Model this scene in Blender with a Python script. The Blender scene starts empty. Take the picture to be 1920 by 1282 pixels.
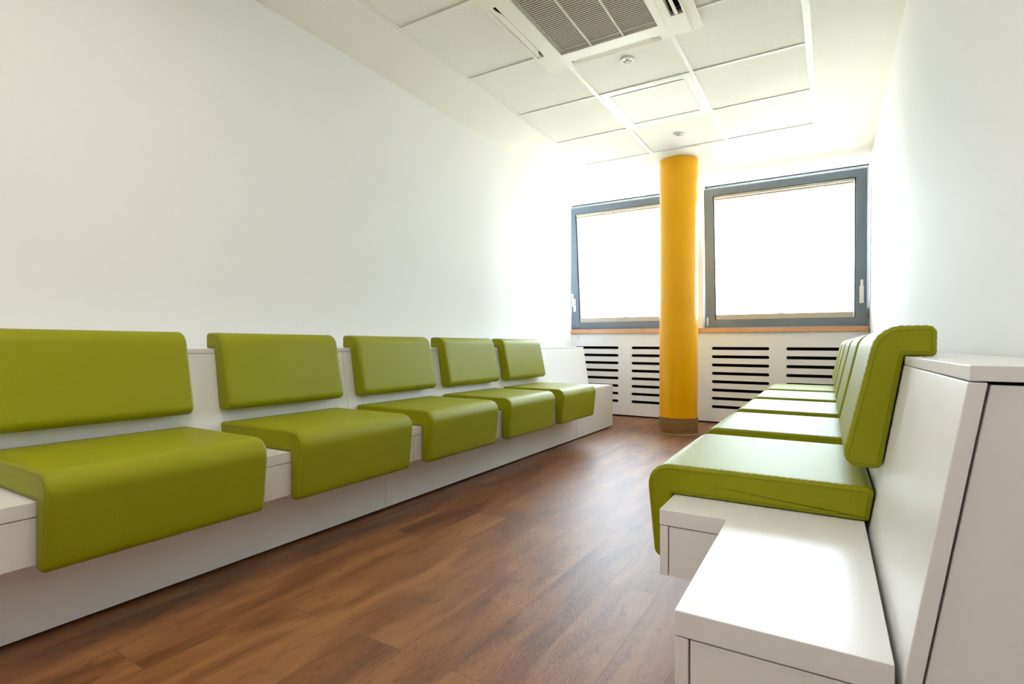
import bpy, bmesh, math, random
from mathutils import Matrix, Vector
random.seed(4)
S = bpy.context.scene
COL = S.collection
CH = 0.762                       # camera height above the floor
H = 2.366                        # ceiling height

# ------------------------------------------------------------------ camera
yaw, pitch, roll, FPX = 0.54187, 0.00459, 0.00369, 1000.47
F = Vector((-math.sin(yaw)*math.cos(pitch), math.cos(yaw)*math.cos(pitch), math.sin(pitch)))
R0 = Vector((math.cos(yaw), math.sin(yaw), 0)); U0 = R0.cross(F)
Rr = math.cos(roll)*R0 + math.sin(roll)*U0
Ur = -math.sin(roll)*R0 + math.cos(roll)*U0
cam = bpy.data.cameras.new('camera'); camo = bpy.data.objects.new('camera', cam); COL.objects.link(camo)
cam.sensor_width = 36; cam.lens = FPX/1920*36; cam.clip_start = 0.02; cam.clip_end = 500
M = Matrix.Identity(4)
for i in range(3):
    M[i][0] = Rr[i]; M[i][1] = Ur[i]; M[i][2] = -F[i]
M[0][3], M[1][3], M[2][3] = 0, 0, CH
camo.matrix_world = M
S.camera = camo

# ------------------------------------------------------------------ light
W = bpy.data.worlds.new('sky'); S.world = W; W.use_nodes = True
nt = W.node_tree; bg = nt.nodes['Background']
bg.inputs['Color'].default_value = (0.74, 0.86, 1.0, 1); bg.inputs['Strength'].default_value = 8.6
S.view_settings.view_transform = 'Standard'; S.view_settings.look = 'None'
S.view_settings.gamma = 1; S.view_settings.use_curve_mapping = False
S.view_settings.exposure = 1.42

def area(name, loc, sx, sy, rot, power, col, portal=False):
    l = bpy.data.lights.new(name, 'AREA'); l.shape = 'RECTANGLE'; l.size = sx; l.size_y = sy
    l.energy = power; l.color = col
    if portal: l.cycles.is_portal = True
    o = bpy.data.objects.new(name, l); COL.objects.link(o); o.location = loc; o.rotation_euler = rot
    return o
sun = bpy.data.lights.new('sun', 'SUN'); sun.energy = 19; sun.angle = 0.009; sun.color = (1.0, 0.93, 0.80)
suno = bpy.data.objects.new('sun', sun); COL.objects.link(suno); suno.location = (0, -10, 20)
suno.rotation_euler = Vector((0.15, 0.55, -0.82)).to_track_quat('-Z', 'Y').to_euler()   # high behind the building, lights the forecourt
# sampling portals in the two window openings
area('window_light', (-0.42, 5.93, 1.65), 1.42, 1.50, (-math.pi/2, 0, 0), 1, (1, 1, 1), True)
area('window_light', (-1.91, 5.93, 1.65), 1.38, 1.50, (-math.pi/2, 0, 0), 1, (1, 1, 1), True)

# ------------------------------------------------------------------ materials
def mat(name, col, rough=0.5, spec=0.5, **k):
    m = bpy.data.materials.new(name); m.use_nodes = True
    b = m.node_tree.nodes['Principled BSDF']
    b.inputs['Base Color'].default_value = (*col, 1); b.inputs['Roughness'].default_value = rough
    b.inputs['Specular IOR Level'].default_value = spec
    for a, v in k.items(): b.inputs[a.replace('_', ' ')].default_value = v
    return m
def bump(m, scale, strength, dist=0.002, detail=4, stretch=None):
    n = m.node_tree; b = n.nodes['Principled BSDF']
    tc = n.nodes.new('ShaderNodeTexCoord'); mp = n.nodes.new('ShaderNodeMapping')
    if stretch: mp.inputs['Scale'].default_value = stretch
    t = n.nodes.new('ShaderNodeTexNoise'); t.inputs['Scale'].default_value = scale; t.inputs['Detail'].default_value = detail
    bp = n.nodes.new('ShaderNodeBump'); bp.inputs['Strength'].default_value = strength; bp.inputs['Distance'].default_value = dist
    n.links.new(tc.outputs['Object'], mp.inputs['Vector']); n.links.new(mp.outputs[0], t.inputs['Vector'])
    n.links.new(t.outputs['Fac'], bp.inputs['Height']); n.links.new(bp.outputs[0], b.inputs['Normal'])
    return t
def varycol(m, tex, c0, c1, p0=0.3, p1=0.7):
    n = m.node_tree; b = n.nodes['Principled BSDF']
    r = n.nodes.new('ShaderNodeValToRGB'); r.color_ramp.elements[0].position = p0; r.color_ramp.elements[1].position = p1
    r.color_ramp.elements[0].color = (*c0, 1); r.color_ramp.elements[1].color = (*c1, 1)
    n.links.new(tex.outputs['Fac'], r.inputs['Fac']); n.links.new(r.outputs[0], b.inputs['Base Color'])

m_wall = mat('wall_paint', (0.89, 0.89, 0.885), 0.75, 0.18); bump(m_wall, 260, 0.06, 0.001)
m_ceil = mat('ceiling_plaster', (0.925, 0.895, 0.82), 0.85, 0.12)
m_tile = mat('mineral_tile', (0.82, 0.82, 0.77), 0.9, 0.1)
varycol(m_tile, bump(m_tile, 110, 0.35, 0.002, 6), (0.83, 0.81, 0.735), (0.90, 0.88, 0.81), 0.25, 0.6)
m_grid = mat('grid_metal', (0.88, 0.87, 0.83), 0.5, 0.4)
m_lam = mat('white_laminate', (0.86, 0.865, 0.875), 0.34, 0.5); bump(m_lam, 420, 0.05, 0.0006)
m_edge = mat('white_edge_banding', (0.80, 0.795, 0.775), 0.45, 0.4); bump(m_edge, 420, 0.05, 0.0006)
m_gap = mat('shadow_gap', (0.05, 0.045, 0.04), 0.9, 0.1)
m_inner_shade = mat('inner_shade', (0.006, 0.006, 0.007), 0.8, 0.1)  # shade inside the cover slots and open outlet, put into the colour
m_leather = mat('green_leather', (0.36, 0.42, 0.006), 0.50, 0.24)
varycol(m_leather, bump(m_leather, 330, 0.13, 0.0012, 5), (0.255, 0.264, 0.0003), (0.295, 0.305, 0.0004))
m_seam = mat('green_thread', (0.20, 0.24, 0.006), 0.7, 0.2)
m_stitch = mat('pale_stitch', (0.30, 0.33, 0.02), 0.7, 0.2)
m_col = mat('orange_gloss_paint', (0.98, 0.48, 0.001), 0.28, 0.32)
m_frame = mat('blue_grey_frame', (0.17, 0.22, 0.28), 0.42, 0.5)
m_rubber = mat('black_gasket', (0.02, 0.02, 0.02), 0.6, 0.3)
m_plastic = mat('white_plastic', (0.82, 0.82, 0.82), 0.35, 0.5)
m_ac = mat('cream_plastic', (0.90, 0.88, 0.76), 0.42, 0.4)
m_slat = mat('grille_plastic', (0.80, 0.76, 0.64), 0.5, 0.4)
m_filter = mat('brown_filter', (0.10, 0.075, 0.045), 0.9, 0.1)
m_seal = mat('sealant', (0.55, 0.38, 0.27), 0.4, 0.5)
m_brass = mat('brushed_rim', (0.62, 0.52, 0.36), 0.35, 0.6, Metallic=0.6)
m_blind = mat('blind_rail_aluminium', (0.52, 0.49, 0.42), 0.5, 0.4)
m_cloth = mat('blind_cloth', (0.55, 0.45, 0.30), 0.8, 0.2)
m_frame2 = mat('grey_fixed_frame', (0.27, 0.285, 0.295), 0.45, 0.5)
m_ext = mat('pale_facade', (0.8, 0.79, 0.76), 0.9, 0.1)
m_extw = mat('facade_window', (0.55, 0.6, 0.63), 0.3, 0.5)
m_ground = mat('pale_ground', (0.7, 0.67, 0.60), 0.9, 0.1)

def woodmat(name, c0, c1, c2, planks, rough=0.4, long_axis=1):
    m = mat(name, c0, rough, 0.62 if planks else 0.5); n = m.node_tree; b = n.nodes['Principled BSDF']; L = n.links
    tc = n.nodes.new('ShaderNodeTexCoord')
    sep = n.nodes.new('ShaderNodeSeparateXYZ'); L.new(tc.outputs['Object'], sep.inputs[0])
    cmb = n.nodes.new('ShaderNodeCombineXYZ')
    L.new(sep.outputs['Y' if long_axis else 'X'], cmb.inputs['X']); L.new(sep.outputs['X' if long_axis else 'Y'], cmb.inputs['Y'])
    if name == 'column_wood':
        L.new(sep.outputs['Z'], cmb.inputs['Y'])
    else:
        L.new(sep.outputs['Z'], cmb.inputs['Z'])
    vec = cmb.outputs[0]
    if planks:
        br = n.nodes.new('ShaderNodeTexBrick'); br.offset = 0.37; br.offset_frequency = 2
        br.inputs['Scale'].default_value = 1; br.inputs['Brick Width'].default_value = 1.0
        br.inputs['Row Height'].default_value = 0.153; br.inputs['Mortar Size'].default_value = 0.0007
        br.inputs['Mortar Smooth'].default_value = 0.3; br.inputs['Bias'].default_value = 0
        br.inputs['Color1'].default_value = (0, 0, 0, 1); br.inputs['Color2'].default_value = (1, 1, 1, 1)
        br.inputs['Mortar'].default_value = (0.5, 0.5, 0.5, 1)
        L.new(vec, br.inputs['Vector'])
        # offset grain per plank
        add = n.nodes.new('ShaderNodeVectorMath'); add.operation = 'MULTIPLY_ADD'
        add.inputs[1].default_value = (7, 3, 5); L.new(br.outputs['Color'], add.inputs[0]); L.new(vec, add.inputs[2])
        vec = add.outputs[0]
    def noise(scale, st, detail, dist=0.0):
        mp = n.nodes.new('ShaderNodeMapping'); mp.inputs['Scale'].default_value = st; L.new(vec, mp.inputs['Vector'])
        t = n.nodes.new('ShaderNodeTexNoise'); t.inputs['Scale'].default_value = scale
        t.inputs['Detail'].default_value = detail; t.inputs['Distortion'].default_value = dist
        L.new(mp.outputs[0], t.inputs['Vector']); return t.outputs['Fac']
    big = noise(2.2, (1.0, 5.0, 1), 4, 0.8); fine = noise(30, (1.0, 9.0, 1), 6, 0.3); knot = noise(5.5, (1.2, 3.2, 1), 3, 1.5)
    mix = n.nodes.new('ShaderNodeMath'); mix.operation = 'MULTIPLY_ADD'; mix.inputs[1].default_value = 0.45
    L.new(fine, mix.inputs[0]); L.new(big, mix.inputs[2])
    if planks:
        m2 = n.nodes.new('ShaderNodeMath'); m2.operation = 'MULTIPLY_ADD'; m2.inputs[1].default_value = 0.16
        L.new(br.outputs['Color'], m2.inputs[0]); L.new(mix.outputs[0], m2.inputs[2]); val = m2.outputs[0]
    else: val = mix.outputs[0]
    r = n.nodes.new('ShaderNodeValToRGB'); e = r.color_ramp.elements
    e[0].position = 0.55; e[0].color = (*c0, 1); e[1].position = 1.02; e[1].color = (*c2, 1)
    k = e.new(0.78); k.color = (*c1, 1)
    L.new(val, r.inputs['Fac'])
    kr = n.nodes.new('ShaderNodeValToRGB'); kr.color_ramp.elements[0].position = 0.27; kr.color_ramp.elements[0].color = (0.62, 0.58, 0.55, 1)
    kr.color_ramp.elements[1].position = 0.40; kr.color_ramp.elements[1].color = (1, 1, 1, 1); L.new(knot, kr.inputs['Fac'])
    mm = n.nodes.new('ShaderNodeMix'); mm.data_type = 'RGBA'; mm.blend_type = 'MULTIPLY'; mm.inputs['Factor'].default_value = 1
    L.new(r.outputs[0], mm.inputs[6]); L.new(kr.outputs[0], mm.inputs[7]); out = mm.outputs[2]
    if planks:
        m3 = n.nodes.new('ShaderNodeMix'); m3.data_type = 'RGBA'; m3.blend_type = 'MIX'
        L.new(br.outputs['Fac'], m3.inputs['Factor']); L.new(out, m3.inputs[6]); m3.inputs[7].default_value = (c0[0]*.5, c0[1]*.5, c0[2]*.5, 1)
        out = m3.outputs[2]
    L.new(out, b.inputs['Base Color'])
    bp = n.nodes.new('ShaderNodeBump'); bp.inputs['Strength'].default_value = 0.55; bp.inputs['Distance'].default_value = 0.0014
    f2 = noise(150, (0.35, 1.0, 1), 3); L.new(f2, bp.inputs['Height']); L.new(bp.outputs[0], b.inputs['Normal'])
    return m
m_floor = woodmat('wood_vinyl_planks', (0.115, 0.038, 0.009), (0.215, 0.077, 0.019), (0.31, 0.130, 0.038), True, 0.46)
m_sill = woodmat('beech_sill', (0.62, 0.32, 0.16), (0.70, 0.38, 0.20), (0.75, 0.44, 0.25), False, 0.4, 0)
m_skirt = woodmat('column_wood', (0.20, 0.10, 0.03), (0.32, 0.17, 0.055), (0.42, 0.24, 0.09), False, 0.45, 0)

def emis(name, col, s):
    m = bpy.data.materials.new(name); m.use_nodes = True; n = m.node_tree; b = n.nodes['Principled BSDF']
    b.inputs['Base Color'].default_value = (0.87, 0.87, 0.85, 1); b.inputs['Roughness'].default_value = 0.9; b.inputs['Specular IOR Level'].default_value = 0.1
    b.inputs['Emission Color'].default_value = (*col, 1); b.inputs['Emission Strength'].default_value = s
    return m
m_panel = emis('light_diffuser', (1.0, 0.93, 0.80), 0.03)
m_fill_panel = emis('fill_panel_glow', (1.0, 0.91, 0.80), 8.0)  # glow of the added unseen panels that brighten the near room

m_glass = bpy.data.materials.new('window_glass'); m_glass.use_nodes = True
n = m_glass.node_tree; n.nodes.clear()
o_ = n.nodes.new('ShaderNodeOutputMaterial'); tr = n.nodes.new('ShaderNodeBsdfTransparent'); gl = n.nodes.new('ShaderNodeBsdfGlossy')
tr.inputs['Color'].default_value = (0.96, 0.98, 0.97, 1); gl.inputs['Roughness'].default_value = 0.02
fr = n.nodes.new('ShaderNodeFresnel'); fr.inputs['IOR'].default_value = 1.45; mx = n.nodes.new('ShaderNodeMixShader')
n.links.new(fr.outputs[0], mx.inputs[0]); n.links.new(tr.outputs[0], mx.inputs[1]); n.links.new(gl.outputs[0], mx.inputs[2]); n.links.new(mx.outputs[0], o_.inputs[0])

# ------------------------------------------------------------------ mesh helpers
def link(name, bm, m, parent=None, smooth=False, bevel=0, loc=None):
    me = bpy.data.meshes.new(name)
    bmesh.ops.recalc_face_normals(bm, faces=bm.faces[:])
    bm.to_mesh(me); bm.free(); me.materials.append(m)
    if smooth:
        for p in me.polygons: p.use_smooth = True
    o = bpy.data.objects.new(name, me); COL.objects.link(o)
    if parent is not None: o.parent = parent
    if loc: o.location = loc
    if bevel:
        b = o.modifiers.new('bevel', 'BEVEL'); b.width = bevel; b.segments = 2; b.limit_method = 'ANGLE'; b.angle_limit = 0.6
    return o
def box(bm, x0, y0, z0, x1, y1, z1, mtx=None):
    vs = [bm.verts.new((x, y, z)) for x in (x0, x1) for y in (y0, y1) for z in (z0, z1)]
    for f in ((0,1,3,2), (4,6,7,5), (0,4,5,1), (2,3,7,6), (0,2,6,4), (1,5,7,3)):
        bm.faces.new([vs[i] for i in f])
    if mtx:
        for v in vs: v.co = mtx @ v.co
    return vs
def prism(bm, pts, y0, y1):
    """extrude an xz outline along y"""
    a = [bm.verts.new((x, y0, z)) for x, z in pts]; b = [bm.verts.new((x, y1, z)) for x, z in pts]
    bm.faces.new(a); bm.faces.new(b[::-1])
    for i in range(len(pts)):
        j = (i+1) % len(pts); bm.faces.new((a[i], b[i], b[j], a[j]))
def prism_z(bm, pts, z0, z1):
    a = [bm.verts.new((x, y, z0)) for x, y in pts]; b = [bm.verts.new((x, y, z1)) for x, y in pts]
    bm.faces.new(a); bm.faces.new(b[::-1])
    for i in range(len(pts)):
        j = (i+1) % len(pts); bm.faces.new((a[i], b[i], b[j], a[j]))
def slab(bm, rect, holes, t0, t1, to3):
    """rectangular slab with rectangular holes; to3(u,v,t)->xyz"""
    us = sorted({rect[0], rect[2]} | {h[0] for h in holes} | {h[2] for h in holes})
    vs = sorted({rect[1], rect[3]} | {h[1] for h in holes} | {h[3] for h in holes})
    cache = {}
    def V(i, j, k):
        if (i, j, k) not in cache: cache[(i, j, k)] = bm.verts.new(to3(us[i], vs[j], (t0, t1)[k]))
        return cache[(i, j, k)]
    def solid(i, j):
        if i < 0 or j < 0 or i >= len(us)-1 or j >= len(vs)-1: return False
        cu, cv = (us[i]+us[i+1])/2, (vs[j]+vs[j+1])/2
        return not any(h[0] < cu < h[2] and h[1] < cv < h[3] for h in holes)
    for i in range(len(us)-1):
        for j in range(len(vs)-1):
            if not solid(i, j): continue
            for k in (0, 1): bm.faces.new([V(i,j,k), V(i+1,j,k), V(i+1,j+1,k), V(i,j+1,k)])
            if not solid(i-1, j): bm.faces.new([V(i,j,0), V(i,j+1,0), V(i,j+1,1), V(i,j,1)])
            if not solid(i+1, j): bm.faces.new([V(i+1,j,0), V(i+1,j+1,0), V(i+1,j+1,1), V(i+1,j,1)])
            if not solid(i, j-1): bm.faces.new([V(i,j,0), V(i+1,j,0), V(i+1,j,1), V(i,j,1)])
            if not solid(i, j+1): bm.faces.new([V(i,j+1,0), V(i+1,j+1,0), V(i+1,j+1,1), V(i,j+1,1)])
def cyl(bm, c, r, h, seg=48, axis='z', r2=None):
    r2 = r if r2 is None else r2
    A, B = [], []
    for i in range(seg):
        a = 2*math.pi*i/seg; ca, sa = math.cos(a), math.sin(a)
        if axis == 'z':
            A.append(bm.verts.new((c[0]+r*ca, c[1]+r*sa, c[2]))); B.append(bm.verts.new((c[0]+r2*ca, c[1]+r2*sa, c[2]+h)))
        else:
            A.append(bm.verts.new((c[0]+r*ca, c[1], c[2]+r*sa))); B.append(bm.verts.new((c[0]+r2*ca, c[1]+h, c[2]+r2*sa)))
    bm.faces.new(A); bm.faces.new(B[::-1])
    for i in range(seg):
        j = (i+1) % seg; bm.faces.new((A[i], B[i], B[j], A[j]))
def ring(bm, c, prof, seg=40):
    """lathe of (r, z) profile points round c"""
    rows = [[bm.verts.new((c[0]+r*math.cos(2*math.pi*i/seg), c[1]+r*math.sin(2*math.pi*i/seg), c[2]+z)) for i in range(seg)] for r, z in prof]
    for a, b in zip(rows, rows[1:]):
        for i in range(seg):
            j = (i+1) % seg; bm.faces.new((a[i], a[j], b[j], b[i]))
def B(): return bmesh.new()
def fillet(pts, n=8):
    """pts: (x, z, radius); rounded closed outline"""
    out = []; N = len(pts)
    for i in range(N):
        x, z, r = pts[i]; P = Vector((x, z)); A = Vector(pts[i-1][:2]); C = Vector(pts[(i+1) % N][:2])
        if r <= 0: out.append((x, z)); continue
        u = (A-P).normalized(); v = (C-P).normalized(); ang = u.angle(v); t = r/math.tan(ang/2)
        t = min(t, (A-P).length*0.49, (C-P).length*0.49); r = t*math.tan(ang/2)
        bis = (u+v).normalized(); cen = P + bis*(r/math.sin(ang/2)); a = P+u*t-cen; b = P+v*t-cen
        k = n if r > 0.02 else 4
        tot = a.angle_signed(b)
        for s in range(k+1):
            q = Matrix.Rotation(-tot*s/k, 2) @ a
            out.append((cen.x+q.x, cen.y+q.y))
    return out
def resample(pts, maxlen):
    out = []
    for i in range(len(pts)):
        a = Vector(pts[i]); b = Vector(pts[(i+1) % len(pts)]); L = (b-a).length
        k = max(1, math.ceil(L/maxlen))
        for s in range(k): q = a.lerp(b, s/k); out.append((q.x, q.y))
    return out
def offset(pts, d):
    """inset a closed outline by d (towards its inside)"""
    N = len(pts); area2 = sum(pts[i][0]*pts[(i+1) % N][1]-pts[(i+1) % N][0]*pts[i][1] for i in range(N))
    sg = 1 if area2 > 0 else -1; out = []
    for i in range(N):
        a = Vector(pts[i-1]); p = Vector(pts[i]); b = Vector(pts[(i+1) % N])
        t1 = (p-a); t2 = (b-p)
        t1 = t1.normalized() if t1.length > 1e-9 else t2.normalized(); t2 = t2.normalized() if t2.length > 1e-9 else t1
        n1 = Vector((-t1.y, t1.x))*sg; n2 = Vector((-t2.y, t2.x))*sg; m = n1+n2
        m = m/max(m.dot(n1), 0.6)
        q = p+m*d; out.append((q.x, q.y))
    return out

# ------------------------------------------------------------------ tagging
def tag(o, label, cat, group=None, kind=None):
    if label: o['label'] = label
    if cat: o['category'] = cat
    if group: o['group'] = group
    if kind: o['kind'] = kind
    return o
def thing(name, label, cat, loc=(0, 0, 0), rz=0, group=None):
    o = bpy.data.objects.new(name, None); COL.objects.link(o); o.location = loc; o.rotation_euler = (0, 0, rz)
    o.empty_display_size = 0.1
    return tag(o, label, cat, group)
def struct(name, bm, m, **k):
    o = link(name, bm, m, **k); o['kind'] = 'structure'; return o
def dup(root, loc, rz, label):
    r = root.copy(); COL.objects.link(r); r.location = loc; r.rotation_euler = (0, 0, rz); r['label'] = label
    for ch in list(root.children):
        c = ch.copy(); COL.objects.link(c); c.parent = r
        for g in ch.children:
            d = g.copy(); COL.objects.link(d); d.parent = c
    return r

# ------------------------------------------------------------------ room shell
XL, XR, YN = -2.318, 0.290, -2.6
YC = 5.50                                  # front of the radiator cover
TURN = math.radians(0.45)                  # the right-hand wall and bench run slightly out of square
PIV = Vector((0.29, 1.0, 0))
def turned(p):
    q = Matrix.Rotation(TURN, 4, 'Z') @ (Vector(p)-PIV) + PIV
    return (q.x, q.y, q.z)

bm = B(); box(bm, -3.0, YN-0.2, -0.12, 1.2, 5.95, 0.0); struct('floor', bm, m_floor)
bm = B(); box(bm, XL-0.5, YN-0.2, 0.0, XL, 5.02, H+0.12); struct('wall_left', bm, m_wall)
bm = B(); box(bm, XL-0.5, 5.021, 0.0, XL-0.33, 5.95, H+0.12); struct('wall_corner', bm, m_wall)
bm = B(); prism_z(bm, [turned((0.3075, YN-0.6, 0))[:2], turned((0.5075, YN-0.6, 0))[:2], turned((0.5075, 5.96, 0))[:2], turned((0.3075, 5.96, 0))[:2]], 0.0, H+0.12)
struct('wall_right', bm, m_wall)
bm = B(); box(bm, XL-0.4, YN-0.2, 0.0, 0.6, YN, H+0.12); struct('wall_near', bm, m_wall)
# window wall with the two openings
WL = (-2.60, 0.931, -1.255, H-0.001); WR = (-1.12, 0.931, 0.272, H-0.001)
bm = B(); slab(bm, (-2.82, 0.0, 0.5, H+0.12), [(-2.60, 0.931, -1.255, H+0.0), (-1.12, 0.931, 0.272, H+0.0)], 5.64, 5.90, lambda u, v, t: (u, t, v))
struct('wall_window', bm, m_wall)
bm = B(); box(bm, -1.255, 5.585, 0.932, -1.12, 5.639, H); struct('trim_1', bm, m_wall)

# ceiling: plain plaster border round a field of lay-in tiles on a metal grid
TX = [-1.892, -1.304, -0.716, -0.122]; TY = [2.030+0.6*k for k in range(-7, 5)]
bm = B(); slab(bm, (-2.82, YN-0.2, 0.6, 5.95), [(TX[0]-0.012, TY[0], TX[-1]+0.012, TY[-1]+0.012)], H, H+0.12, lambda u, v, t: (u, v, t))
ceil = struct('ceiling', bm, m_ceil)
bm = B()
box(bm, TX[0]-0.012, TY[0], H+0.0062, TX[-1]+0.012, TY[-1]+0.012, H+0.03)
link('tile_field', bm, m_tile, ceil)
bm = B()
for x in TX[1:-1]: box(bm, x-0.012, TY[0], H+0.0005, x+0.012, TY[-1], H+0.006)
box(bm, TX[0]-0.011, TY[0], H+0.002, TX[0]+0.006, TY[-1]+0.01, H+0.006)
box(bm, TX[-1]-0.006, TY[0], H-0.002, TX[-1]+0.026, TY[-1]+0.01, H+0.006)
for y in TY[1:]: box(bm, TX[0]+0.006, y-0.006, H+0.0015, TX[-1]-0.007, y+0.010, H+0.0059)
link('ceiling_grid', bm, m_grid, ceil)

# ------------------------------------------------------------------ column
cx, cy = -1.156, 4.736
t = thing('column', 'round glossy orange yellow column standing in front of the windows', 'column', (cx, cy, 0))
bm = B(); cyl(bm, (0, 0, 0.142), 0.160, H-0.142-0.001, 96); link('shaft', bm, m_col, t, True)
e = t.children[0].modifiers.new('edge', 'EDGE_SPLIT'); e.split_angle = 0.8
bm = B(); cyl(bm, (0, 0, 0.002), 0.1635, 0.139, 96); o = link('skirting', bm, m_skirt, t, True); o['label'] = 'wood-look wrap round the column foot'
e = o.modifiers.new('edge', 'EDGE_SPLIT'); e.split_angle = 0.8
bm = B(); ring(bm, (0, 0, 0), [(0.1636, 0.007), (0.167, 0.005), (0.169, 0.001), (0.1636, 0.001)], 96); link('sealant', bm, m_seal, t, True)

# ------------------------------------------------------------------ windows
def window(n_, x0, x1, sx0, sx1, gx0, gx1, hx, place, hinge_side):
    z0, z1 = 0.932, H-0.004
    fr = B(); slab(fr, (x0, z0, x1, z1), [(x0+0.05, z0+0.03, x1-0.05, z1-0.07)], 5.655, 5.72, lambda u, v, t: (u, t, v))
    w = struct('window_%d' % n_, fr, m_frame2, bevel=0.003)
    ang = math.radians(6.0)
    zb = CH+0.187; zt = CH+1.526
    P = Matrix.Translation((0, 5.645, zb)) @ Matrix.Rotation(ang, 4, 'X')
    hh = (zt-zb)/math.cos(ang)
    gz0, gz1 = 0.068, hh-0.070
    def part(name, bm, m, parent, bevel=0):
        for v in bm.verts: v.co = P @ v.co
        return link(name, bm, m, parent, bevel=bevel)
    bm = B(); slab(bm, (sx0, 0, sx1, hh), [(gx0, gz0, gx1, gz1)], -0.062, 0.0, lambda u, v, t: (u, t, v))
    s = part('sash', bm, m_frame, w, 0.004)
    bm = B(); slab(bm, (gx0, gz0, gx1, gz1), [(gx0+0.008, gz0+0.008, gx1-0.008, gz1-0.008)], -0.048, -0.030, lambda u, v, t: (u, t, v))
    part('gasket', bm, m_rubber, s)
    bm = B(); box(bm, gx0+0.006, -0.035, gz0+0.006, gx1-0.006, -0.031, gz1-0.006); part('pane', bm, m_glass, s)
    bm = B(); box(bm, gx0+0.008, -0.060, gz1-0.024, gx1-0.008, -0.040, gz1-0.004); part('blind_top_rail', bm, m_blind, s, 0.002)
    bm = B(); box(bm, gx0+0.012, -0.056, gz1-0.044, gx1-0.012, -0.044, gz1-0.026); part('folded_blind', bm, m_cloth, s, 0.002)
    bm = B(); box(bm, gx0+0.009, -0.058, gz0+0.002, gx1-0.009, -0.038, gz0+0.052)
    box(bm, (gx0+gx1)/2-0.02, -0.064, gz0+0.046, (gx0+gx1)/2+0.02, -0.052, gz0+0.058)
    part('blind_bottom_rail', bm, m_blind, s, 0.002)
    # handle turned up (tilt position): rose plate and lever
    hz = CH+0.455-zb
    bm = B(); box(bm, hx-0.017, -0.073, hz-0.075, hx+0.017, -0.062, hz+0.075); hp = part('handle_plate', bm, m_plastic, s, 0.004)
    bm = B(); box(bm, hx-0.009, -0.110, hz-0.012, hx+0.009, -0.073, hz+0.012)
    box(bm, hx-0.010, -0.118, hz-0.012, hx+0.010, -0.102, hz+0.130); part('handle', bm, m_plastic, s, 0.004)
    # fittings on the fixed frame
    bm = B(); box(bm, hx+hinge_side*0.034, 5.628, CH+0.24, hx+hinge_side*0.046, 5.653, CH+0.34); link('stay_fitting', bm, m_plastic, w, bevel=0.002)
    hxx = sx0+0.018 if hinge_side > 0 else sx1-0.018
    bm = B(); cyl(bm, (hxx, 5.572, CH+0.19), 0.008, 0.085, 16); link('hinge', bm, m_plastic, w, True)
    return w
window(1, -2.60, -1.256, -2.558, -1.275, -2.466, -1.36, -2.515, 'left', -1)
window(2, -1.119, 0.271, -1.092, 0.250, -1.005, 0.166, 0.212, 'right', 1)

# window board and radiator cover
bm = B(); box(bm, -2.62, YC-0.022, CH+0.123, 0.262, 5.638, CH+0.168)
link('window_sill', bm, m_sill, bevel=0.003); o = bpy.data.objects['window_sill']
tag(o, 'long orange beech window board running below both windows', 'window sill')

def slotted(bm, rect, slots, y0, y1):
    """plate in the xz plane with stadium-shaped slots cut through"""
    tmp = bmesh.new(); loops = [[(rect[0], rect[1]), (rect[2], rect[1]), (rect[2], rect[3]), (rect[0], rect[3])]]
    for (a, b_, z, r) in slots:
        pts = [(b_-r+r*math.sin(k*math.pi/8), z-r*math.cos(k*math.pi/8)) for k in range(9)]
        pts += [(a+r-r*math.sin(k*math.pi/8), z+r*math.cos(k*math.pi/8)) for k in range(9)]
        loops.append(pts)
    es = []
    for L in loops:
        vs = [tmp.verts.new((x, y0, z)) for x, z in L]
        es += [tmp.edges.new((vs[i], vs[(i+1) % len(vs)])) for i in range(len(vs))]
    bmesh.ops.triangle_fill(tmp, use_beauty=True, use_dissolve=False, edges=es, normal=(0, -1, 0))
    g = bmesh.ops.extrude_face_region(tmp, geom=tmp.faces[:])
    for v in g['geom']:
        if isinstance(v, bmesh.types.BMVert): v.co.y = y1
    me = bpy.data.meshes.new('t'); tmp.to_mesh(me); tmp.free(); bm.from_mesh(me); bpy.data.meshes.remove(me)
def cover(name, label, x0, x1, groups):
    t = thing(name, label, 'radiator cover', ((x0+x1)/2, YC, 0), 0, 'slotted radiator covers')
    ox = (x0+x1)/2; slots = []
    for a, b_ in groups:
        for k in range(8): slots.append((a-ox, b_-ox, CH-0.031-0.0815*k, 0.0145))
    bm = B(); slotted(bm, (x0-ox, 0.016, x1-ox, CH+0.122), slots, 0, 0.018); link('panel', bm, m_lam, t)
    bm = B(); box(bm, x0-ox+0.02, 0.05, 0.02, x1-ox-0.02, 0.06, CH+0.11); link('slot_shade_sheet', bm, m_inner_shade, t)  # added dark sheet stands in for the shade behind the slots
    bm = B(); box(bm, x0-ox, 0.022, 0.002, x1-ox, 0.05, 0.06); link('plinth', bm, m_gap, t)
cover('radiator_cover', 'white slotted radiator cover under the left window beside the left bench', -2.63, -1.2005, [(-2.485, -1.975), (-1.834, -1.324)])
cover('radiator_cover', 'white slotted radiator cover under the right window behind the right bench', -1.1995, 0.268, [(-1.022, -0.510), (-0.370, 0.142)])

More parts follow.
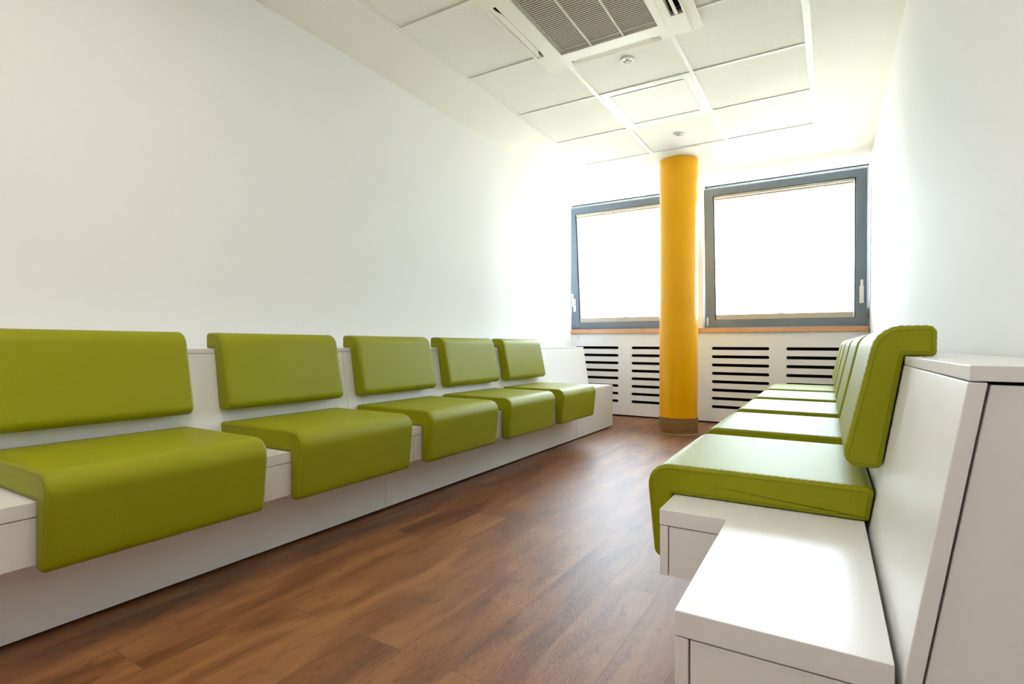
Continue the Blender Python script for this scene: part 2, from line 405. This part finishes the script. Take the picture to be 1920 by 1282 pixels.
# ------------------------------------------------------------------ outside, washed out by the daylight
bm = B(); box(bm, -60, 7, -9.2, 60, 130, -9.0); struct('ground', bm, m_ground)
t = thing('apartment_building', 'distant pale flat-roofed building seen low through the left window', 'building', (-29.5, 60, -9.0))
bm = B(); box(bm, -6, 0, 0, 6, 10, 12.0); link('facade', bm, m_ext, t)
bm = B(); box(bm, -6.3, -0.3, 12.0, 6.3, 10.3, 12.3); link('roof_edge', bm, m_ext, t)
for k in range(5):
    bm = B(); box(bm, -5.2+k*2.3, -0.06, 9.4, -4.0+k*2.3, -0.01, 10.8); link('window', bm, m_extw, t)
bm = B(); cyl(bm, (-1.5, 4, 12.3), 0.08, 2.6, 10); link('antenna_mast', bm, m_extw, t)

# ------------------------------------------------------------------ cushions
def backx(z):                # front face of the reclined bench back (right-hand bench), z above the floor
    return 0.0705 + (z-(CH-0.372))*0.165
Z = CH
seat_prof = [(-0.3385, Z-0.3705, 0.0), (-0.3405, Z-0.530, 0.012), (-0.384, Z-0.534, 0.020), (-0.4075, Z-0.299, 0.054),
             (backx(Z-0.299)-0.004, Z-0.299, 0.012), (backx(Z-0.3705)-0.003, Z-0.3705, 0.006)]
back_prof = [(backx(Z-0.0195)-0.003, Z-0.0195, 0.0), (0.178, Z-0.0195, 0.008), (0.179, Z+0.041, 0.015), (0.080, Z+0.041, 0.055),
             (0.016, Z-0.254, 0.040), (backx(Z-0.254)-0.003, Z-0.254, 0.014)]
CW = 0.555
def cushion_bm(prof, mirror, crown=0.0035, r=0.009):
    pts = resample(fillet(prof, 10), 0.03)
    if mirror is not None: pts = [(2*mirror-x, z) for x, z in pts]
    bm = B(); rows = []; st = []
    for k in range(5):
        a = math.pi/2*k/4; st.append((r*(1-math.cos(a)), r*(1-math.sin(a))))
    ys = [(s, d) for s, d in st] + [(r+(CW-2*r)*q, 0.0) for q in (0.04, 0.12, 0.25, 0.4, 0.5, 0.6, 0.75, 0.88, 0.96)] + [(CW-s, d) for s, d in st[::-1]]
    for y, d in ys:
        u = y/CW; c = crown*(1-(2*u-1)**2)
        off = offset(pts, d)
        if c > 0:
            # crown only the upholstered outer faces, not the faces resting on the bench
            off = offset(off, -c) if False else off
        rows.append([bm.verts.new((x, y-CW/2, z)) for x, z in off])
    N = len(pts)
    for a, b in zip(rows, rows[1:]):
        for i in range(N):
            j = (i+1) % N; bm.faces.new((a[i], b[i], b[j], a[j]))
    caps = [bm.faces.new(rows[0]), bm.faces.new(rows[-1][::-1])]
    for f in bm.faces: f.smooth = True
    for f in caps: f.smooth = False
    return bm, pts
def tube(bm, path, r, seg=6, closed=True):
    N = len(path); rows = []
    for i in range(N):
        a = Vector(path[i-1] if (i or closed) else path[0]); b = Vector(path[(i+1) % N] if (i < N-1 or closed) else path[-1])
        t = (b-a).normalized(); s = Vector((0, 1, 0)); n_ = t.cross(s).normalized()
        rows.append([bm.verts.new(Vector(path[i]) + r*(math.cos(2*math.pi*k/seg)*n_ + math.sin(2*math.pi*k/seg)*s)) for k in range(seg)])
    M_ = N if closed else N-1
    for i in range(M_):
        a, b = rows[i], rows[(i+1) % N]
        for k in range(seg):
            j = (k+1) % seg; bm.faces.new((a[k], a[j], b[j], b[k]))
def make_cushion(name, label, cat, group, prof, mirror, loc, rz):
    t = thing(name, label, cat, loc, rz, group)
    ox, oz = loc_off
    bm, pts = cushion_bm(prof, mirror)
    def shift(bm):
        for v in bm.verts: v.co.x -= ox; v.co.z -= oz
    shift(bm); o = link('padding', bm, m_leather, t)
    inner = offset(pts, 0.0090)
    for s in (-1, 1):
        bm = B(); tube(bm, [(x, s*(CW/2-0.0002), z) for x, z in inner], 0.0009, 5)
        shift(bm); link('seam', bm, m_seam, t, True)
    # row of short stitches along both side edges, on the outer face
    fine = resample(pts, 0.0085)
    outl = offset(fine, -0.0001)
    for s in (-1, 1):
        y = s*(CW/2-0.0105); bm = B()
        for i in range(0, len(outl), 2):
            a = Vector((outl[i][0], y, outl[i][1])); b = Vector((outl[(i+1) % len(outl)][0], y, outl[(i+1) % len(outl)][1]))
            tube(bm, [a, b], 0.0006, 4, False)
        shift(bm); link('stitching', bm, m_stitch, t)
    return t
MIR = -0.966
loc_off = (0, 0)
P = 0.680
orders = ['nearest the camera', 'second from the camera', 'middle one of five', 'second from the window', 'nearest the window']
# left bench
def seat_label(side, k):
    return 'green leather seat pad folded over the %s bench edge, %s' % (side, orders[k])
def back_label(side, k):
    return 'green leather back pad hooked over the %s bench top, %s' % (side, orders[k])
L0 = 0.495; SL0 = L0 + CW/2; first = None
loc_off = (-1.8, CH-0.372)
for k in range(5):
    loc = (-1.8, SL0+P*k, CH-0.372)
    if k == 0: first = make_cushion('seat_cushion', seat_label('left', 0), 'seat cushion', 'green seat pads of the left bench', seat_prof, MIR, loc, 0)
    else: dup(first, loc, 0, seat_label('left', k))
loc_off = (-2.0, CH-0.25)
for k in range(5):
    loc = (-2.0, SL0+P*k, CH-0.25)
    if k == 0: first = make_cushion('back_cushion', back_label('left', 0), 'back cushion', 'green back pads of the left bench', back_prof, MIR, loc, 0)
    else: dup(first, loc, 0, back_label('left', k))
R1 = 1.350; PR = 0.690
loc_off = (-0.1, CH-0.372)
for k in range(5):
    loc = turned((-0.1, R1+CW/2+PR*k, CH-0.372))
    if k == 0: first = make_cushion('seat_cushion', seat_label('right', 0), 'seat cushion', 'green seat pads of the right bench', seat_prof, None, loc, TURN)
    else: dup(first, loc, TURN, seat_label('right', k))
loc_off = (0.06, CH-0.25)
for k in range(5):
    loc = turned((0.06, R1-0.02+CW/2+PR*k, CH-0.25))
    if k == 0: first = make_cushion('back_cushion', back_label('right', 0), 'back cushion', 'green back pads of the right bench', back_prof, None, loc, TURN)
    else: dup(first, loc, TURN, back_label('right', k))

# ------------------------------------------------------------------ benches
# one set of builders in right-hand coordinates; the left bench is their mirror image
SB0, SB1 = CH-0.407, CH-0.372            # seat board
def bench(name, label, y0, y1, mx, ends, wall, plx, blocks, rz, seams=()):
    """blocks: (y0,y1) stretches where the seat board steps back to the plinth"""
    cy_ = (y0+y1)/2; cxx = -0.1 if mx is None else 2*mx+0.1
    if rz: loc = turned((cxx, cy_, 0))
    else: loc = (cxx, cy_, 0)
    t = thing(name, label, 'bench', loc, rz, 'white built-in benches')
    def fin(nm, bm, m, bevel=0.0012, parent=None):
        for v in bm.verts:
            if mx is not None: v.co.x = 2*mx - v.co.x
            v.co.x -= cxx; v.co.y -= cy_
        return link(nm, bm, m, parent or t, bevel=bevel)
    f0 = y0; f1 = y1
    for a, b in blocks:
        if a <= y0+0.01: f0 = b
        else: f1 = a
    BW = 0.021                                # board edge thickness
    fx = -0.336                               # seat front
    xw = wall
    # seat board: stepped outline
    pts = []
    if f0 > y0: pts += [(plx, y0), (plx, f0), (fx, f0)]
    else: pts += [(fx, y0)]
    if f1 < y1: pts += [(fx, f1), (plx, f1), (plx, y1)]
    else: pts += [(fx, y1)]
    pts += [(0.060, y1), (0.060, y0)]
    bm = B(); prism_z(bm, pts, SB0, SB1); fin('seat_board', bm, m_lam)
    # hanging fascia under the overhang, its end return and soffit
    zf = CH-0.520; g = 0.0022
    bm = B(); box(bm, fx+0.001, f0+0.0005, zf, fx+0.001+0.018, f1-0.0005, SB0-0.0018); fin('fascia', bm, m_lam)
    bm = B(); box(bm, fx+0.001+0.018+g, f0+0.002, zf, plx+0.02, f0+0.02, SB0-g)
    fin('fascia_end', bm, m_lam)
    bm = B(); box(bm, fx+0.021, f0+0.021, zf+0.004, plx+0.005, f1-0.004, zf+0.018); fin('soffit', bm, m_lam)
    # plinth fronts, split at the seams
    cuts = [y0] + list(seams) + [y1]
    for a, b in zip(cuts, cuts[1:]):
        za, zb = 0.010, SB0-0.0018
        bm = B(); box(bm, plx+0.001, a+(0.0013 if a > y0 else 0.0), za, plx+0.019, b-(0.0013 if b < y1 else 0.0), zb); fin('plinth_panel', bm, m_lam)
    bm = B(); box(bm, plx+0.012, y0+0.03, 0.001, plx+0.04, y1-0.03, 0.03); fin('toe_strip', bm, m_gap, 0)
    # reclined back and its top board
    def bk(z): return backx(z)
    zt = CH-0.0385
    q = 0.0172
    bcuts = [y0] + [s for s in seams if s < 3.0] + [y1]
    for a, b in zip(bcuts, bcuts[1:]):
        bm = B(); g2a = 0.0012 if a > y0 else 0; g2b = 0.0012 if b < y1 else 0
        prism(bm, [(bk(SB0-0.36), 0.004), (bk(SB0-0.36)+q, 0.004), (bk(zt)+q, zt-0.0015), (bk(zt), zt-0.0015)] if False else
              [(bk(0.02), 0.02), (bk(0.02)+q, 0.02), (bk(zt)+q, zt-0.0015), (bk(zt), zt-0.0015)], a+g2a, b-g2b)
        fin('back_panel', bm, m_lam)
        bm = B(); box(bm, bk(CH-0.03), a+g2a, zt, xw, b-g2b, CH-0.021); fin('top_board', bm, m_lam)
    # closing panels at the exposed ends
    for e in ends:
        s = 1 if e == y0 else -1
        ya = e+s*0.0035; yb = ya+s*0.016
        bm = B()
        prism(bm, [(bk(0.02)+q+0.003, 0.02), (xw, 0.02), (xw, zt-0.004), (bk(zt)+q+0.003, zt-0.004)], min(ya, yb), max(ya, yb))
        fin('end_panel', bm, m_lam)
        ya = e+s*0.002; yb = ya+s*0.016
        x0_ = plx if (f0 > y0 and e == y0) or (f1 < y1 and e == y1) else fx
        bm = B(); prism(bm, [(x0_+0.019+0.0022, 0.012), (bk(0.02)-0.003, 0.012), (bk(SB0)-0.003, SB0-0.003), (x0_+0.019+0.0022, SB0-0.003)], min(ya, yb), max(ya, yb))
        fin('end_panel', bm, m_lam)
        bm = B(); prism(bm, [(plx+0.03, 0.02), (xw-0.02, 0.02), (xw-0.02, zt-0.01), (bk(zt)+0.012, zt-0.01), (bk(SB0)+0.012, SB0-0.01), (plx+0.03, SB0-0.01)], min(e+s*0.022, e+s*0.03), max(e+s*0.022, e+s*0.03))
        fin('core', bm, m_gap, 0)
    return t
bench('wall_bench', 'near module of the long white laminate bench along the left wall', -0.55, 1.8075, MIR, (), 0.386, -0.170, (), 0)
bench('wall_bench', 'window-side module of the white left bench with a bare stepped end', 1.8095, 4.753, MIR, (4.753,), 0.386, -0.170, ((3.943, 4.753),), 0, seams=(3.943,))
bench('wall_bench', 'white laminate bench with reclined back along the right wall, cut-out near corner', 0.766, 4.93, None, (0.766,), 0.3055, -0.193, ((0.766, 1.218),), TURN)

# ------------------------------------------------------------------ ceiling fittings
# cassette air conditioner
ax0, ax1, ay0, ay1 = -1.434, -0.556, 1.862, 2.774
acx, acy = (ax0+ax1)/2, (ay0+ay1)/2
t = thing('air_conditioner', 'square cream ceiling cassette air conditioner with slatted grille', 'air conditioner', (acx, acy, H))
def al(x, y): return x-acx, y-acy
hx_, hy_ = (ax1-ax0)/2, (ay1-ay0)/2
gr = (-1.274-acx, 2.052-acy, -0.747-acx, 2.628-acy)
oL = (-1.402-acx, 2.096-acy, -1.360-acx, 2.594-acy)
oR = (-0.672-acx, 2.096-acy, -0.612-acx, 2.588-acy)
oF = (-1.256-acx, 2.716-acy, -0.760-acx, 2.760-acy)
oN = (-1.256-acx, 1.905-acy, -0.760-acx, 1.960-acy)
bm = B(); slab(bm, (-hx_, -hy_, hx_, hy_), [gr, oL, oR, oF, oN], -0.010, -0.001, lambda u, v, t: (u, v, t)); link('flange', bm, m_ac, t, bevel=0.003)
bm = B(); slab(bm, (-hx_+0.026, -hy_+0.026, hx_-0.05, hy_-0.013), [gr, oL, oR, oF, oN], -0.022, -0.0102, lambda u, v, t: (u, v, t)); body = link('body_panel', bm, m_ac, t, bevel=0.004)
bm = B(); slab(bm, (gr[0]-0.036, gr[1]-0.036, gr[2]+0.036, gr[3]+0.036), [gr], -0.0245, -0.0222, lambda u, v, t: (u, v, t)); g_ = link('grille_frame', bm, m_ac, t, bevel=0.001)
bm = B(); box(bm, gr[0], gr[1], 0.0045, gr[2], gr[3], 0.006); link('filter', bm, m_filter, t)
bm = B(); ns = 39
for i in range(ns):
    y = gr[1]+(i+0.5)*(gr[3]-gr[1])/ns
    mtx = Matrix.Translation((0, y, -0.016)) @ Matrix.Rotation(math.radians(-8), 4, 'X')
    box(bm, gr[0]+0.0005, -0.0032, -0.0006, gr[2]-0.0005, 0.0032, 0.0006, mtx)
link('grille_slats', bm, m_slat, t)
for q in (1/3, 2/3):
    x = gr[0]+q*(gr[2]-gr[0]); bm = B(); box(bm, x-0.0025, gr[1]+0.0005, -0.0235, x+0.0025, gr[3]-0.0005, -0.008); link('grille_bar', bm, m_ac, t)
for hole, tilt, ax in ((oL, 7, 'y'), (oF, -7, 'x'), (oN, 7, 'x')):
    bm = B(); box(bm, hole[0], hole[1], 0.0040, hole[2], hole[3], 0.006); link('outlet_recess', bm, m_filter, t)
    w_, h_ = hole[2]-hole[0], hole[3]-hole[1]; c_ = ((hole[0]+hole[2])/2, (hole[1]+hole[3])/2)
    bm = B(); mtx = Matrix.Translation((c_[0], c_[1], -0.019)) @ Matrix.Rotation(math.radians(tilt), 4, 'Y' if ax == 'y' else 'X')
    n_ = 24                                   # flap: long blade, narrowing in an ogee near both ends
    L_ = h_ if ax == 'y' else w_; wd = w_ if ax == 'y' else h_
    lo, hi = [], []
    for k in range(n_+1):
        u = k/n_; d = min(u, 1-u)*L_
        s = 0.55+0.45*min(1, max(0, (d-0.03)/0.05)); s = s*s*(3-2*s) if s < 1 else 1
        lo.append((u-0.5)*(L_-0.004)); hi.append(wd*(s-0.5))
    A = []
    for k in range(n_+1):
        a_, b_ = -wd/2+0.002, hi[k]-0.001
        for z in (-0.0015, 0.0015):
            for w2 in (a_, b_):
                A.append(bm.verts.new((w2, lo[k], z) if ax == 'y' else (lo[k], -w2 if ax == 'x' else w2, z)))
    for k in range(n_):
        q0, q1 = 4*k, 4*k+4
        for i, j in ((0, 1), (1, 3), (3, 2), (2, 0)): bm.faces.new((A[q0+i], A[q0+j], A[q1+j], A[q1+i]))
    bm.faces.new((A[0], A[1], A[3], A[2])); bm.faces.new((A[-4], A[-3], A[-1], A[-2]))
    for v in bm.verts: v.co = mtx @ v.co
    link('air_flap', bm, m_ac, t)
bm = B(); box(bm, oR[0], oR[1], 0.0040, oR[2], oR[3], 0.006); link('outlet_recess', bm, m_inner_shade, t)
bm = B(); box(bm, oR[0]+0.020, oR[1]+0.001, -0.021, oR[0]+0.036, oR[3]-0.001, -0.017); link('air_flap', bm, m_ac, t, bevel=0.001)
for k in range(5):
    y = oR[1]+0.05+k*0.098; bm = B(); box(bm, oR[0]+0.004, y-0.002, -0.016, oR[2]-0.004, y+0.002, 0.004)
    link('air_vane', bm, m_rubber, t)

# recessed light panel in the tile grid, then two added fill panels out of view
def light_panel(x0, y0, x1, y1, m, label):
    t = thing('ceiling_light', label, 'ceiling light', ((x0+x1)/2, (y0+y1)/2, H), 0)
    a, b = (x1-x0)/2, (y1-y0)/2
    bm = B(); slab(bm, (-a, -b, a, b), [(-a+0.045, -b+0.045, a-0.045, b-0.045)], 0.0005, 0.006, lambda u, v, t: (u, v, t)); link('frame', bm, m_grid, t, bevel=0.001)
    bm = B(); slab(bm, (-a+0.045, -b+0.045, a-0.045, b-0.045), [(-a+0.053, -b+0.053, a-0.053, b-0.053)], -0.003, 0.006, lambda u, v, t: (u, v, t)); link('bezel', bm, m_grid, t)
    bm = B(); box(bm, -a+0.053, -b+0.053, 0.001, a-0.053, b-0.053, 0.006); link('diffuser', bm, m, t)
light_panel(TX[1]+0.013, 3.237, TX[2]-0.013, 3.823, m_panel, 'square flush ceiling light panel between the column and the air conditioner')
light_panel(TX[1]+0.013, 0.237, TX[2]-0.013, 0.823, m_fill_panel, 'added glowing fill panel in the ceiling tile grid, out of view')
light_panel(TX[1]+0.013, -1.563, TX[2]-0.013, -0.977, m_fill_panel, 'added glowing fill panel in the ceiling behind the camera')

# round ceiling fittings
for (x, y, lb) in ((-0.998, 2.909, 'small round ceiling fitting beside the air conditioner'), (-1.011, 4.140, 'small round ceiling fitting in the last tile above the column')):
    t = thing('ceiling_speaker', lb, 'ceiling fitting', (x, y, H), 0, 'small round ceiling fittings')
    t.name = 'recessed_fitting'
    zo = 0.0062
    bm = B(); ring(bm, (0, 0, zo), [(0.0235, -0.001), (0.026, -0.007), (0.034, -0.009), (0.039, -0.005), (0.040, -0.0005)], 40); link('rim', bm, m_ac, t, True)
    bm = B(); ring(bm, (0, 0, zo), [(0.0235, -0.001), (0.020, -0.0006), (0.0005, -0.0006)], 40); link('cup', bm, m_brass, t, True)
    bm = B(); ring(bm, (0.002, 0, zo), [(0.013, -0.0008), (0.012, -0.012), (0.008, -0.0145), (0.0005, -0.015)], 24)
    link('cap', bm, m_plastic, t, True)
    bm = B()
    for k in range(4):
        a = k*math.pi/2+0.4; mtx = Matrix.Rotation(a, 4, 'Z'); box(bm, 0.012, -0.0015, zo-0.010, 0.026, 0.0015, zo-0.007, mtx)
    link('bracket', bm, m_plastic, t)
